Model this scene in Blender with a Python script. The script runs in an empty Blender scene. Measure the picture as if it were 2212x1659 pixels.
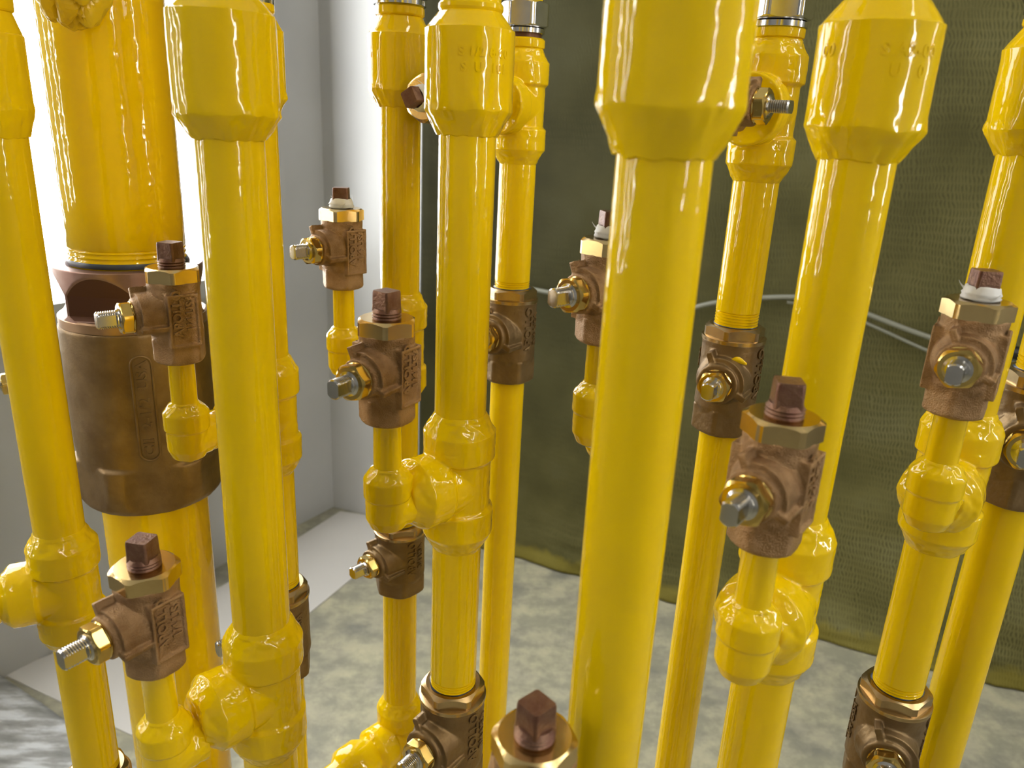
import bpy, bmesh, math, random
from mathutils import Vector, Matrix, noise

scene = bpy.context.scene
COL = scene.collection
PI = math.pi

# ------------------------------------------------------------------ camera
W, HP, F = 2212.0, 1659.0, 1661.0          # the photograph's frame and focal length in pixels
VX, VY = 863.0, 5780.0                     # where the pipes' vertical lines meet
H0 = 1.1                                   # lens height above the floor
_d = Vector((VX - W / 2, -(VY - HP / 2), -F)).normalized()
_z = -_d
_f = Vector((0, 0, -1))
_y = (_f - _z * _f.dot(_z)).normalized()
_x = _y.cross(_z)
RW = Matrix((_x, _y, _z))                  # camera axes -> world axes
cam = bpy.data.cameras.new('camera')
cam.sensor_fit = 'HORIZONTAL'
cam.sensor_width = 36.0
cam.lens = F / W * 36.0
cam.clip_start = 0.01
cam.dof.use_dof = True
cam.dof.focus_distance = 0.43
cam.dof.aperture_fstop = 15.0
camo = bpy.data.objects.new('camera', cam)
COL.objects.link(camo)
camo.matrix_world = Matrix.Translation((0, 0, H0)) @ RW.to_4x4()
scene.camera = camo

# ------------------------------------------------------------------ view, world
vs = scene.view_settings
vs.view_transform = 'Standard'
vs.look = 'None'
vs.gamma = 1.0
vs.use_curve_mapping = False
vs.exposure = 0.0
scene.cycles.use_denoising = True
scene.cycles.max_bounces = 8
scene.cycles.diffuse_bounces = 4
scene.cycles.glossy_bounces = 4
scene.cycles.sample_clamp_indirect = 6.0
scene.cycles.caustics_reflective = False
world = bpy.data.worlds.new('world')
scene.world = world
world.use_nodes = True
world.node_tree.nodes['Background'].inputs[0].default_value = (0.9, 0.95, 1.0, 1)
world.node_tree.nodes['Background'].inputs[1].default_value = 0.3

# ------------------------------------------------------------------ projection helpers
def ray(x, y):
    return (RW @ Vector((x - W / 2, -(y - HP / 2), -F))).normalized()

def proj(p):
    c = RW.transposed() @ (Vector(p) - Vector((0, 0, H0)))
    return W / 2 + F * c.x / -c.z, HP / 2 - F * c.y / -c.z

def pos(rho, az):
    a = math.radians(az)
    return rho * math.sin(a), rho * math.cos(a)

def azimuth(x, y):
    r = ray(x, y)
    return math.degrees(math.atan2(r.x, r.y))

def zat(rho, az, y, R=0.0):
    """height of the point of the upright cylinder (rho, az) whose front (R towards the lens) shows at row y"""
    X, Y = pos(rho - R, az)
    a, b = H0 - 1.3, H0 + 0.9
    for _ in range(50):
        m = (a + b) / 2
        if proj((X, Y, m))[1] > y:
            a = m
        else:
            b = m
    return (a + b) / 2

def edgeR(rho, az, x, y):
    return abs(rho * math.sin(math.radians(azimuth(x, y) - az)))

def floor_at(x, y):
    r = ray(x, y)
    t = H0 / -r.z
    return Vector((r.x * t, r.y * t, 0))

# ------------------------------------------------------------------ materials
def nodes(name):
    m = bpy.data.materials.new(name)
    m.use_nodes = True
    nt = m.node_tree
    return m, nt, nt.nodes['Principled BSDF']

def N(nt, kind, **kw):
    n = nt.nodes.new(kind)
    for k, v in kw.items():
        if k in n.inputs:
            n.inputs[k].default_value = v
        else:
            setattr(n, k, v)
    return n

def coords(nt, scale=(1, 1, 1), world=False):
    if world:
        g = nt.nodes.new('ShaderNodeNewGeometry')
        src = g.outputs['Position']
    else:
        g = nt.nodes.new('ShaderNodeTexCoord')
        src = g.outputs['Object']
    mp = nt.nodes.new('ShaderNodeMapping')
    mp.inputs['Scale'].default_value = scale
    nt.links.new(src, mp.inputs['Vector'])
    return mp.outputs['Vector']

def ramp(nt, fac, stops):
    r = nt.nodes.new('ShaderNodeValToRGB')
    el = r.color_ramp.elements
    while len(el) < len(stops):
        el.new(0.5)
    for e, (p, c) in zip(el, stops):
        e.position = p
        e.color = (c[0], c[1], c[2], 1)
    nt.links.new(fac, r.inputs['Fac'])
    return r.outputs['Color']

def noise_tex(nt, vec, scale, detail=2.0, rough=0.5):
    n = nt.nodes.new('ShaderNodeTexNoise')
    n.inputs['Scale'].default_value = scale
    n.inputs['Detail'].default_value = detail
    n.inputs['Roughness'].default_value = rough
    nt.links.new(vec, n.inputs['Vector'])
    return n.outputs['Fac']

def bump(nt, b, h, strength, dist, prev=None):
    n = nt.nodes.new('ShaderNodeBump')
    n.inputs['Strength'].default_value = strength
    n.inputs['Distance'].default_value = dist
    nt.links.new(h, n.inputs['Height'])
    if prev:
        nt.links.new(prev, n.inputs['Normal'])
    nt.links.new(n.outputs['Normal'], b.inputs['Normal'])
    return n.outputs['Normal']

def mat_paint():
    m, nt, b = nodes('yellow_enamel')
    v = coords(nt, world=True)
    c = ramp(nt, noise_tex(nt, v, 22, 2), [(0.3, (0.75, 0.50, 0.0012)), (0.7, (0.79, 0.535, 0.0018))])
    nt.links.new(c, b.inputs['Base Color'])
    b.inputs['Roughness'].default_value = 0.05
    b.inputs['IOR'].default_value = 1.5
    b.inputs['Specular IOR Level'].default_value = 0.42
    n1 = bump(nt, b, noise_tex(nt, v, 120, 1), 0.14, 0.002)
    vv = coords(nt, (1, 1, 0.45), world=True)
    bump(nt, b, noise_tex(nt, vv, 420, 1), 0.12, 0.0006, n1)
    return m

def mat_metal(name, col, rough, metallic=1.0, var=0.15, nscale=300, bstr=0.1, bdist=0.0004, dark=None, dscale=60):
    m, nt, b = nodes(name)
    v = coords(nt)
    d = dark or tuple(x * (1 - var) for x in col)
    c = ramp(nt, noise_tex(nt, v, dscale, 4, 0.6), [(0.35, d), (0.65, col)])
    nt.links.new(c, b.inputs['Base Color'])
    b.inputs['Metallic'].default_value = metallic
    b.inputs['Roughness'].default_value = rough
    bump(nt, b, noise_tex(nt, v, nscale, 4, 0.6), bstr, bdist)
    return m

def mat_plain(name, col, rough=0.5, spec=0.5, **kw):
    m, nt, b = nodes(name)
    v = coords(nt)
    c = ramp(nt, noise_tex(nt, v, kw.get('scale', 40), 3), [(0.3, tuple(x * 0.9 for x in col)), (0.7, col)])
    nt.links.new(c, b.inputs['Base Color'])
    b.inputs['Roughness'].default_value = rough
    b.inputs['Specular IOR Level'].default_value = spec
    return m

def mat_emit(name, col, strength):
    m, nt, b = nodes(name)
    b.inputs['Base Color'].default_value = (0.9, 0.9, 0.9, 1)
    b.inputs['Emission Color'].default_value = (*col, 1)
    b.inputs['Emission Strength'].default_value = strength
    return m

PAINT = mat_paint()
BRONZE = mat_metal('cast_bronze', (0.40, 0.25, 0.125), 0.40, 0.85, nscale=1500, bstr=1.0, bdist=0.0006, dark=(0.25, 0.145, 0.065), dscale=90)
BRONZE_DARK = mat_metal('dull_cast_bronze', (0.235, 0.155, 0.07), 0.45, 0.7, nscale=600, bstr=0.4, bdist=0.0004, dark=(0.17, 0.105, 0.045), dscale=50)
BRONZE_RED = mat_metal('unpolished_bronze_flat', (0.13, 0.055, 0.03), 0.5, 0.5, nscale=400, bstr=0.4, bdist=0.0004)
BRASS = mat_metal('machined_brass', (0.70, 0.52, 0.24), 0.20, 1.0, nscale=120, bstr=0.05, bdist=0.0004, dark=(0.62, 0.44, 0.19))
BRASS_DULL = mat_metal('worn_brass', (0.58, 0.43, 0.22), 0.27, 1.0, nscale=150, bstr=0.08, bdist=0.0004, dark=(0.40, 0.27, 0.13))
GLAND = mat_metal('yellow_brass', (0.72, 0.52, 0.17), 0.16, 1.0, nscale=120, bstr=0.05, bdist=0.0004, dark=(0.6, 0.42, 0.12))
PLUG = mat_metal('red_bronze', (0.21, 0.115, 0.066), 0.36, 0.6, nscale=700, bstr=0.7, bdist=0.0005, dark=(0.13, 0.055, 0.035), dscale=120)
STEEL = mat_metal('stainless_steel', (0.62, 0.60, 0.57), 0.17, 1.0, nscale=200, bstr=0.05, bdist=0.0002)
CHROME = mat_metal('plated_steel', (0.62, 0.62, 0.63), 0.15, 1.0, nscale=150, bstr=0.05, bdist=0.0003)
TAPE = mat_plain('white_thread_tape', (0.75, 0.74, 0.72), 0.5)
DOPE = mat_plain('blue_black_thread_sealant', (0.05, 0.065, 0.10), 0.35)

# ------------------------------------------------------------------ mesh helpers
def link(name, me, mat=None, parent=None, smooth=True, angle=None):
    if isinstance(me, bmesh.types.BMesh):
        bm = me
        bmesh.ops.recalc_face_normals(bm, faces=bm.faces)
        me = bpy.data.meshes.new(name)
        bm.to_mesh(me)
        bm.free()
    if mat is not None and not me.materials:
        me.materials.append(mat)
    if smooth is not None:
        me.polygons.foreach_set('use_smooth', [bool(smooth)] * len(me.polygons))
        if angle and smooth:
            me.set_sharp_from_angle(angle=math.radians(angle))
    o = bpy.data.objects.new(name, me)
    COL.objects.link(o)
    if parent is not None:
        o.parent = parent
    return o

def thing(name, loc, label, cat, group=None, rotz=0.0):
    o = bpy.data.objects.new(name, None)
    o.empty_display_size = 0.02
    COL.objects.link(o)
    o.location = loc
    o.rotation_euler = (0, 0, rotz)
    return tag(o, label, cat, group)

def tag(o, label, cat, group=None, kind=None):
    o['label'] = label
    o['category'] = cat
    if group:
        o['group'] = group
    if kind:
        o['kind'] = kind
    return o

def part(src, parent, matrix=None):
    """a copy of a part (sharing its mesh) and of its sub-parts under another thing"""
    c = src.copy()
    COL.objects.link(c)
    c.parent = parent
    if matrix is not None:
        c.matrix_local = matrix
    for ch in src.children:
        d = ch.copy()
        COL.objects.link(d)
        d.parent = c
    return c

def lathe(bm, prof, segs=64, M=None, rfun=None, cap=True):
    """prof: (r, z) points bottom to top; rfun(r, theta, z) -> (r, z)"""
    rings = []
    for r, z in prof:
        ring = []
        for i in range(segs):
            t = 2 * PI * i / segs
            rr, zz = (r, z) if rfun is None else rfun(r, t, z)
            co = Vector((rr * math.cos(t), rr * math.sin(t), zz))
            ring.append(bm.verts.new(M @ co if M else co))
        rings.append(ring)
    for a, b in zip(rings, rings[1:]):
        for i in range(segs):
            j = (i + 1) % segs
            bm.faces.new((a[i], a[j], b[j], b[i]))
    if cap:
        bm.faces.new(list(reversed(rings[0])))
        bm.faces.new(rings[-1])
    return rings

def boxm(bm, x0, x1, y0, y1, z0, z1, M=None):
    vs_ = []
    for x in (x0, x1):
        for y in (y0, y1):
            for z in (z0, z1):
                co = Vector((x, y, z))
                vs_.append(bm.verts.new(M @ co if M else co))
    for f in ((0, 1, 3, 2), (4, 6, 7, 5), (0, 4, 5, 1), (2, 3, 7, 6), (0, 2, 6, 4), (1, 5, 7, 3)):
        bm.faces.new([vs_[i] for i in f])

def ngon_r(t, af, n=6, phase=0.0):
    """distance to the side of an n-gon of width af in direction t"""
    k = 2 * PI / n
    u = (t - phase + k / 2) % k - k / 2
    return af / 2 / math.cos(u)

def hexnut(bm, af, z0, z1, chamfer_top=True, chamfer_bottom=False, ph=0.0, M=None, n=6, segs=144, rc=None, inner=0.0, face=0.93):
    rc = rc or af / 2 / math.cos(PI / n)
    rc = min(rc, af / 2 * 1.105)
    rt = af / 2 * .94
    k = 0.62
    def f(code, t, z):
        R_ = min(ngon_r(t, af, n, ph), rc)
        cut = k * max(0.0, R_ - rt)
        if code == 1:                       # outer edge of the top face
            return (min(R_, rt) if chamfer_top else R_), z1
        if code == 2:                       # where the top chamfer meets the flats
            return R_, z1 - (cut if chamfer_top else 0.00001)
        if code == 3:
            return R_, z0 + (cut if chamfer_bottom else 0.00001)
        return (min(R_, rt) if chamfer_bottom else R_), z0
    lathe(bm, [(4, 0), (3, 0), (2, 0), (1, 0)], segs, M, f)

def remesh(bm, voxel, name, smooth_it=2, lump=None):
    """fuse overlapping shapes into one skin"""
    bmesh.ops.recalc_face_normals(bm, faces=bm.faces)
    me = bpy.data.meshes.new('tmp')
    bm.to_mesh(me)
    bm.free()
    o = bpy.data.objects.new('tmp', me)
    COL.objects.link(o)
    md = o.modifiers.new('r', 'REMESH')
    md.mode = 'VOXEL'
    md.voxel_size = voxel
    if smooth_it:
        sm = o.modifiers.new('s', 'SMOOTH')
        sm.factor = 0.5
        sm.iterations = smooth_it
    dg = bpy.context.evaluated_depsgraph_get()
    out = bpy.data.meshes.new_from_object(o.evaluated_get(dg))
    out.name = name
    bpy.data.objects.remove(o)
    bpy.data.meshes.remove(me)
    if lump:
        ns = [v.normal.copy() for v in out.vertices]
        for v, n in zip(out.vertices, ns):
            v.co += n * lump(v.co)
    return out

def text_mesh(lines, size, extrude, spacing=1.05, offset=0.0):
    """raised letters as a mesh in the XY plane, centred; lines = [(text, y)]"""
    bm = bmesh.new()
    for txt, yy, sz in lines:
        cu = bpy.data.curves.new('t', 'FONT')
        cu.body = txt
        cu.size = sz
        cu.extrude = extrude
        cu.bevel_depth = extrude * 0.35
        cu.bevel_resolution = 1
        cu.resolution_u = 3
        cu.offset = offset
        cu.space_character = spacing
        cu.align_x = 'CENTER'
        cu.align_y = 'CENTER'
        o = bpy.data.objects.new('t', cu)
        COL.objects.link(o)
        dg = bpy.context.evaluated_depsgraph_get()
        me = bpy.data.meshes.new_from_object(o.evaluated_get(dg))
        bpy.data.objects.remove(o)
        k = len(bm.verts)
        bm.from_mesh(me)
        bm.verts.ensure_lookup_table()
        for v in bm.verts[k:]:
            v.co.y += yy
        bpy.data.meshes.remove(me)
        bpy.data.curves.remove(cu)
    return bm

def RX(a): return Matrix.Rotation(a, 4, 'X')
def RY(a): return Matrix.Rotation(a, 4, 'Y')
def RZ(a): return Matrix.Rotation(a, 4, 'Z')
def T(x, y, z): return Matrix.Translation((x, y, z))
ALONG_X = RY(PI / 2)                       # local z -> world x
mm = 0.001

def lerp(a, b, t): return a + (b - a) * t

# ------------------------------------------------------------------ room
C0 = Vector((-0.514, 2.049))
UB = Vector((0.938, -0.346)).normalized()      # along the back wall
VL = Vector((-0.52, -0.854)).normalized()      # along the side walls, towards and past the lens
WID, LEN, CEIL = 3.1, 4.2, 2.6

def wallpt(base, d, s):
    p = base + d * s
    return p

def mat_wall():
    m, nt, b = nodes('white_coated_sheet')
    v = coords(nt, world=True)
    c = ramp(nt, noise_tex(nt, v, 3.0, 4), [(0.3, (0.39, 0.39, 0.385)), (0.7, (0.45, 0.45, 0.445))])
    nt.links.new(c, b.inputs['Base Color'])
    b.inputs['Roughness'].default_value = 0.32
    bump(nt, b, noise_tex(nt, v, 2.2, 1), 0.25, 0.02)
    return m

def mat_floor():
    m, nt, b = nodes('stained_concrete')
    v = coords(nt, world=True)
    v2 = coords(nt, (1, 1.8, 1), world=True)
    c1 = ramp(nt, noise_tex(nt, v2, 5.5, 6, 0.62), [(0.36, (0.29, 0.275, 0.215)), (0.5, (0.39, 0.365, 0.26)), (0.64, (0.45, 0.42, 0.285))])
    c2 = ramp(nt, noise_tex(nt, v, 16, 5, 0.7), [(0.42, (0.56, 0.59, 0.64)), (0.6, (1, 1, 1))])
    mx = nt.nodes.new('ShaderNodeMix')
    mx.data_type = 'RGBA'
    mx.blend_type = 'MULTIPLY'
    mx.inputs[0].default_value = 0.75
    nt.links.new(c1, mx.inputs[6])
    nt.links.new(c2, mx.inputs[7])
    nt.links.new(mx.outputs[2], b.inputs['Base Color'])
    b.inputs['Roughness'].default_value = 0.5
    bump(nt, b, noise_tex(nt, v, 30, 4), 0.15, 0.003)
    return m

def mat_filter():
    """woven paint-arrestor matting: rows of short upright slits"""
    m, nt, b = nodes('olive_filter_matting')
    tc = nt.nodes.new('ShaderNodeTexCoord')
    uv = tc.outputs['UV']
    sep = nt.nodes.new('ShaderNodeSeparateXYZ')
    nt.links.new(uv, sep.inputs[0])
    def M_(op, a_, b_=None, c_=None):
        n = nt.nodes.new('ShaderNodeMath')
        n.operation = op
        for i_, q in enumerate((a_, b_, c_)):
            if q is None:
                continue
            if isinstance(q, (int, float)):
                n.inputs[i_].default_value = q
            else:
                nt.links.new(q, n.inputs[i_])
        return n.outputs[0]
    wob = noise_tex(nt, uv, 26, 3)
    wob2 = noise_tex(nt, uv, 7, 2)
    vv = M_('ADD', M_('MULTIPLY', sep.outputs[1], 1 / 0.0155), M_('MULTIPLY', wob2, 2.2))
    row = M_('FLOOR', vv)
    fr = M_('SUBTRACT', vv, row)
    ph = M_('ADD', M_('MULTIPLY', sep.outputs[0], 1 / 0.0062), M_('ADD', M_('MULTIPLY', row, 0.5), M_('MULTIPLY', wob, 3.6)))
    wavy = M_('ADD', ph, M_('MULTIPLY', fr, 0.35))
    sn = M_('SINE', M_('MULTIPLY', wavy, 2 * PI))
    dash = M_('MULTIPLY', M_('MAXIMUM', M_('ADD', sn, -0.05), 0.0), M_('POWER', M_('SINE', M_('MULTIPLY', fr, PI)), 0.6))
    big = noise_tex(nt, uv, 6, 4)
    fine = noise_tex(nt, uv, 90, 3)
    base0 = ramp(nt, big, [(0.3, (0.085, 0.078, 0.026)), (0.55, (0.125, 0.114, 0.040)), (0.75, (0.145, 0.136, 0.058))])
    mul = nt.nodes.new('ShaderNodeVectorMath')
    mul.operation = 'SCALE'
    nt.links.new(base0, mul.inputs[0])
    low = M_('MAXIMUM', M_('MULTIPLY', M_('SUBTRACT', 0.7, sep.outputs[1]), 0.75), 0.0)  # lifts the matting's colour towards the foot, making up for light falloff
    nt.links.new(M_('MAXIMUM', M_('MINIMUM', M_('ADD', M_('MULTIPLY', sep.outputs[0], 0.60), M_('ADD', low, -0.12)), 1.15), 0.16), mul.inputs['Scale'])  # colour darkened towards the left to offset the light panel's brightness
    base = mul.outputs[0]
    am = M_('MULTIPLY', M_('MINIMUM', M_('MAXIMUM', M_('MULTIPLY', M_('ADD', noise_tex(nt, uv, 7, 3), M_('ADD', M_('MULTIPLY', sep.outputs[0], 0.22), -0.55)), 4.0), 0.06), 1.0), 1.0)
    mask = nt.nodes.new('ShaderNodeMath')
    mask.operation = 'MULTIPLY'
    nt.links.new(dash, mask.inputs[0])
    nt.links.new(am, mask.inputs[1])
    mx = nt.nodes.new('ShaderNodeMix')
    mx.data_type = 'RGBA'
    nt.links.new(mask.outputs[0], mx.inputs[0])
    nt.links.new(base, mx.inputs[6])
    mx.inputs[7].default_value = (0.045, 0.042, 0.015, 1)
    hem = nt.nodes.new('ShaderNodeMix')                      # yellow overspray caught along the foot
    hem.data_type = 'RGBA'
    nt.links.new(M_('MINIMUM', M_('MAXIMUM', M_('MULTIPLY', M_('SUBTRACT', M_('ADD', 0.02, M_('MULTIPLY', wob, 0.06)), sep.outputs[1]), 30.0), 0.0), 0.5), hem.inputs[0])
    nt.links.new(mx.outputs[2], hem.inputs[6])
    hem.inputs[7].default_value = (0.21, 0.17, 0.02, 1)
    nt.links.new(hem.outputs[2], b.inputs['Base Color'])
    b.inputs['Roughness'].default_value = 0.75
    b.inputs['Specular IOR Level'].default_value = 0.12
    inv = nt.nodes.new('ShaderNodeMath')
    inv.operation = 'SUBTRACT'
    inv.inputs[0].default_value = 1.0
    nt.links.new(mask.outputs[0], inv.inputs[1])
    n1 = bump(nt, b, inv.outputs[0], 0.4, 0.002)
    bump(nt, b, fine, 0.35, 0.003, n1)
    return m

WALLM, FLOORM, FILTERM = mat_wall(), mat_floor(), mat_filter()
DIMWALL = mat_plain('dimmed_room_sheet', (0.30, 0.30, 0.29), 0.5, scale=3)  # unseen walls and ceiling, colour darkened to dim reflections on the pipes

def struct(name, bm, mat, smooth=False):
    o = link(name, bm, mat, None, smooth)
    o['kind'] = 'structure'
    return o

def corner(i):
    return [C0, C0 + UB * WID, C0 + UB * WID + VL * LEN, C0 + VL * LEN][i]

def build_room():
    fl = bmesh.new()
    pts = [corner(i) for i in range(4)]
    cen = sum(pts, Vector((0, 0))) / 4
    ex = [p + (p - cen).normalized() * 0.12 for p in pts]
    for nm, z0, z1, mt in (('floor', -0.06, 0.0, FLOORM), ('ceiling', CEIL, CEIL + 0.06, DIMWALL)):
        b = bmesh.new()
        lo = [b.verts.new((p.x, p.y, z0)) for p in ex]
        hi = [b.verts.new((p.x, p.y, z1)) for p in ex]
        b.faces.new(lo)
        b.faces.new(hi)
        for i in range(4):
            j = (i + 1) % 4
            b.faces.new((lo[i], lo[j], hi[j], hi[i]))
        struct(nm, b, mt)
    fl.free()
    names = ['wall_back', 'wall_right', 'wall_rear', 'wall_left']
    for i in range(4):
        a, c = pts[i], pts[(i + 1) % 4]
        d = (c - a).normalized()
        n = Vector((d.y, -d.x))
        if n.dot(cen - a) > 0:
            n = -n
        b = bmesh.new()
        q = [a, c, c + n * 0.06, a + n * 0.06]
        lo = [b.verts.new((p.x, p.y, 0)) for p in q]
        hi = [b.verts.new((p.x, p.y, CEIL)) for p in q]
        b.faces.new(lo)
        b.faces.new(hi)
        for k in range(4):
            j = (k + 1) % 4
            b.faces.new((lo[k], lo[j], hi[j], hi[k]))
        struct(names[i], b, DIMWALL if i in (1, 2) else WALLM)

def filter_wall():
    """the matting hangs in front of the back wall and bulges slightly"""
    nx, nz = 150, 110
    s0, s1 = 0.285, WID - 0.02
    bm = bmesh.new()
    uvl = bm.loops.layers.uv.new('UVMap')
    nrm = Vector((UB.y, -UB.x))
    if nrm.dot(VL) < 0:
        nrm = -nrm
    g = []
    for j in range(nz + 1):
        z = 0.004 + (CEIL - 0.02) * (j / nz) ** 1.3
        row = []
        for i in range(nx + 1):
            s = lerp(s0, s1, i / nx)
            p = C0 + UB * s
            bul = 0.02 * noise.noise(Vector((s * 2.2, z * 2.0, 3.1))) + 0.008 * noise.noise(Vector((s * 8, z * 9, 1.7)))
            d = 0.05 + bul - 0.035 * math.exp(-((s - 0.45) / 0.3) ** 2)
            if z < 0.1:                                    # slack gathers at the foot
                d += 0.02 * (1 - z / 0.1) + 0.008 * noise.noise(Vector((s * 20, z * 40, 0)))
            if i == 0 or i == nx:
                d = 0.002
            q = p + nrm * d
            row.append((bm.verts.new((q.x, q.y, z)), (s, z)))
        g.append(row)
    for j in range(nz):
        for i in range(nx):
            cs = [g[j][i], g[j][i + 1], g[j + 1][i + 1], g[j + 1][i]]
            f = bm.faces.new([c[0] for c in cs])
            for lp, c in zip(f.loops, cs):
                lp[uvl].uv = c[1]
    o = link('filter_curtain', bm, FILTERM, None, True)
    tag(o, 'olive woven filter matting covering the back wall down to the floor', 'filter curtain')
    md = o.modifiers.new('thick', 'SOLIDIFY')
    md.thickness = 0.003
    return o

def strip_light(p, nrm, z0, z1, w, strength, label, group):
    """upright lamp: white housing, long tube behind a clear lens"""
    t = thing('strip_light', (p.x, p.y, z0), label, 'light', group, math.atan2(nrm.y, nrm.x))
    b = bmesh.new()
    boxm(b, 0.0, 0.03, -w * 1.2, w * 1.2, -0.03, z1 - z0 + 0.03)
    link('housing', b, WALLM, t, False)
    b = bmesh.new()
    lathe(b, [(w * 0.5, 0), (w * 0.5, z1 - z0)], 20, T(0.03 + w * 0.5, 0, 0))
    link('tube', b, mat_emit('tube_glow', (1.0, 0.97, 0.9), strength), t)

def hit(dirv, base, along):
    """where a ray from the middle of the pipes meets a wall line"""
    o = Vector((-0.0265, 0.374))
    det = dirv.x * -along.y + dirv.y * along.x
    r = base - o
    s = (r.x * -along.y + r.y * along.x) / det
    return o + dirv * s

def build_lights():
    nl = Vector((-VL.y, VL.x))
    if nl.dot(UB) < 0:
        nl = -nl
    for k, t in enumerate((1.30, 1.72, 2.11, 2.48)):
        strip_light(C0 + VL * t + nl * .002, nl, 0.80, 2.45, 0.022, 44, 'upright fluorescent strip light on the white side wall, %s from the frosted panel' % ('first', 'second', 'third', 'fourth')[k], 'strip lights on the side wall')
    nb = VL * -1
    base = C0 + VL * LEN
    for ang, w in ((13, 0.04),):
        a = math.radians(ang)
        p = hit(Vector((math.sin(a), -math.cos(a))), base, UB)
        strip_light(p - VL * .002, -VL, 1.0, 2.45, w, 50, 'upright fluorescent strip light on the wall behind the lens', None)
    base = C0 + UB * WID
    for ang, w, lb in ((85, 0.03, 'nearer the olive matting'), (43, 0.04, 'farther from the olive matting')):
        a = math.radians(ang)
        p = hit(Vector((math.sin(a), -math.cos(a))), base, VL)
        strip_light(p - nl * .002, -nl, 0.95, 2.45, w, 52, 'upright fluorescent strip light on the right wall, ' + lb, 'strip lights on the right wall')
    for k, (cx, cy, lb) in enumerate(((1.7, 0.35, 'above the foot of the matting'), (0.7, -0.25, 'above the lens'))):
        t = thing('ceiling_light', (cx, cy, CEIL - .06), 'long white twin-tube ceiling light ' + lb, 'light', 'ceiling lights', math.atan2(VL.y, VL.x))
        b = bmesh.new()
        boxm(b, -.62, .62, -.09, .09, 0.02, .058)
        link('housing', b, WALLM, t, False)
        for yy in (-.05, .05):
            b = bmesh.new()
            lathe(b, [(.014, -.6), (.014, .6)], 16, T(0, yy, 0) @ ALONG_X)
            link('tube', b, mat_emit('tube_glow', (1.0, 0.96, 0.88), (22, 20)[k]), t)
    # big frosted fixture that shows burnt out at the top left of the photo
    za = zat(1.75, -31, 632)
    t = thing('booth_light', (*(C0 + VL * 0.20), za), 'large burnt-out white light panel behind the thick yellow pipe', 'light', None, math.atan2(nl.y, nl.x))
    sgn = 1 if (RZ(math.atan2(nl.y, nl.x)) @ Vector((0, 1, 0))).to_2d().dot(VL) > 0 else -1
    wd, hh = 0.98, 2.3 - za
    b = bmesh.new()
    y0, y1 = sorted((0, sgn * wd))
    for q in ((y0 - .04, y0, -.04, hh + .04), (y1, y1 + .04, -.04, hh + .04), (y0, y1, -.04, 0), (y0, y1, hh, hh + .04)):
        boxm(b, 0, 0.035, q[0], q[1], q[2], q[3])
    link('frame', b, WALLM, t, False)
    b = bmesh.new()
    boxm(b, 0.0, 0.022, y0, y1, 0, hh)
    link('diffuser', b, mat_emit('frosted_glow', (0.95, 0.98, 1.0), 8.0), t, False)

# ------------------------------------------------------------------ pipe fittings (shared meshes, metres)
RP = 0.01335        # 3/4 inch pipe
RN = 0.00685        # 1/4 inch nipple

def lumpy(seed, amp, sc=140):
    off = Vector((seed * 3.7, seed * 1.3, seed * 7.1))
    return lambda co: amp * noise.noise(co * sc + off) + amp * 0.5 * noise.noise(co * sc * 2.7 + off)

def make_tee(seed, flat=False):
    """socket-weld tee with weld fillets; branch along +x; origin on the axis crossing"""
    bm = bmesh.new()
    r, rm = 19.0 * mm, 16.9 * mm
    c = 9.5 * mm
    prof = [(RP - .0002, -30 * mm - c), (r - 0.6 * mm, -30 * mm), (r, -29 * mm), (r, -15 * mm), (rm, -13.2 * mm), (rm, 13.2 * mm), (r, 15 * mm), (r, 29 * mm), (r - .6 * mm, 30 * mm), (RP - .0002, 30 * mm + c)]
    lathe(bm, prof, 64)
    pb = [(rm, 0), (rm, 14 * mm), (r - .3 * mm, 16 * mm), (r - .3 * mm, 28.5 * mm), (r - 1 * mm, 29.5 * mm), (11.6 * mm, 36 * mm)]
    if flat:
        pb = [(rm, 0), (rm, 14 * mm), (r + .4 * mm, 17 * mm), (r + .4 * mm, 29 * mm), (r - .6 * mm, 30.2 * mm), (r - 2.2 * mm, 29.6 * mm), (RN + .006, 28.2 * mm)]
    lathe(bm, pb, 64, ALONG_X)
    nz = lumpy(seed, 0.00042)
    nz2 = lumpy(seed + 9, 0.0010, 110)
    def lump(co):
        w = max(0.0, min(1.0, (abs(co.z) - 0.029) / 0.004))
        d = math.hypot(co.x, co.y)
        if abs(co.z) > 0.029 and d < RP + .0012:
            w *= 0.25
        wb = max(0.0, min(1.0, (co.x - 0.027) / 0.004)) if abs(co.z) < 0.02 else 0
        cr = 0.5 if (co.x > 0.010 and abs(abs(co.z) - 0.016) < 0.005) else 0
        return nz(co) * 0.5 + nz2(co) * max(w, wb, cr)
    return remesh(bm, 0.00062, 'tee_fitting', 1, lump)

def make_elbow(seed, L):
    """small socket-weld elbow: mouth up at the origin, other leg along -x to the tee; z=0 is the top rim"""
    bm = bmesh.new()
    r = 11.9 * mm
    lathe(bm, [(RN - .0002, 6 * mm), (r - .5 * mm, 0), (r, -.8 * mm), (r, -10 * mm), (r - .9 * mm, -11 * mm), (r - 1.0 * mm, -22 * mm), (r - 3.2 * mm, -27 * mm), (4 * mm, -29.6 * mm)][::-1], 56)
    lathe(bm, [(r - .9 * mm, 0), (r - .9 * mm, L - .034)], 56, T(0, 0, -.0175) @ RY(-PI / 2))
    nz = lumpy(seed, 0.00035)
    nz2 = lumpy(seed + 5, 0.0010, 120)
    def lump(co):
        w = max(0.0, min(1.0, (co.z + .0005) / 0.002))
        if co.z > 0 and math.hypot(co.x, co.y) < RN + .001:
            w *= 0.2
        w2 = max(0.0, min(1.0, (-co.x - 0.008) / 0.003))
        return nz(co) * 0.6 + nz2(co) * max(w, w2)
    return remesh(bm, 0.00055, 'elbow_fitting', 1, lump)

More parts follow.
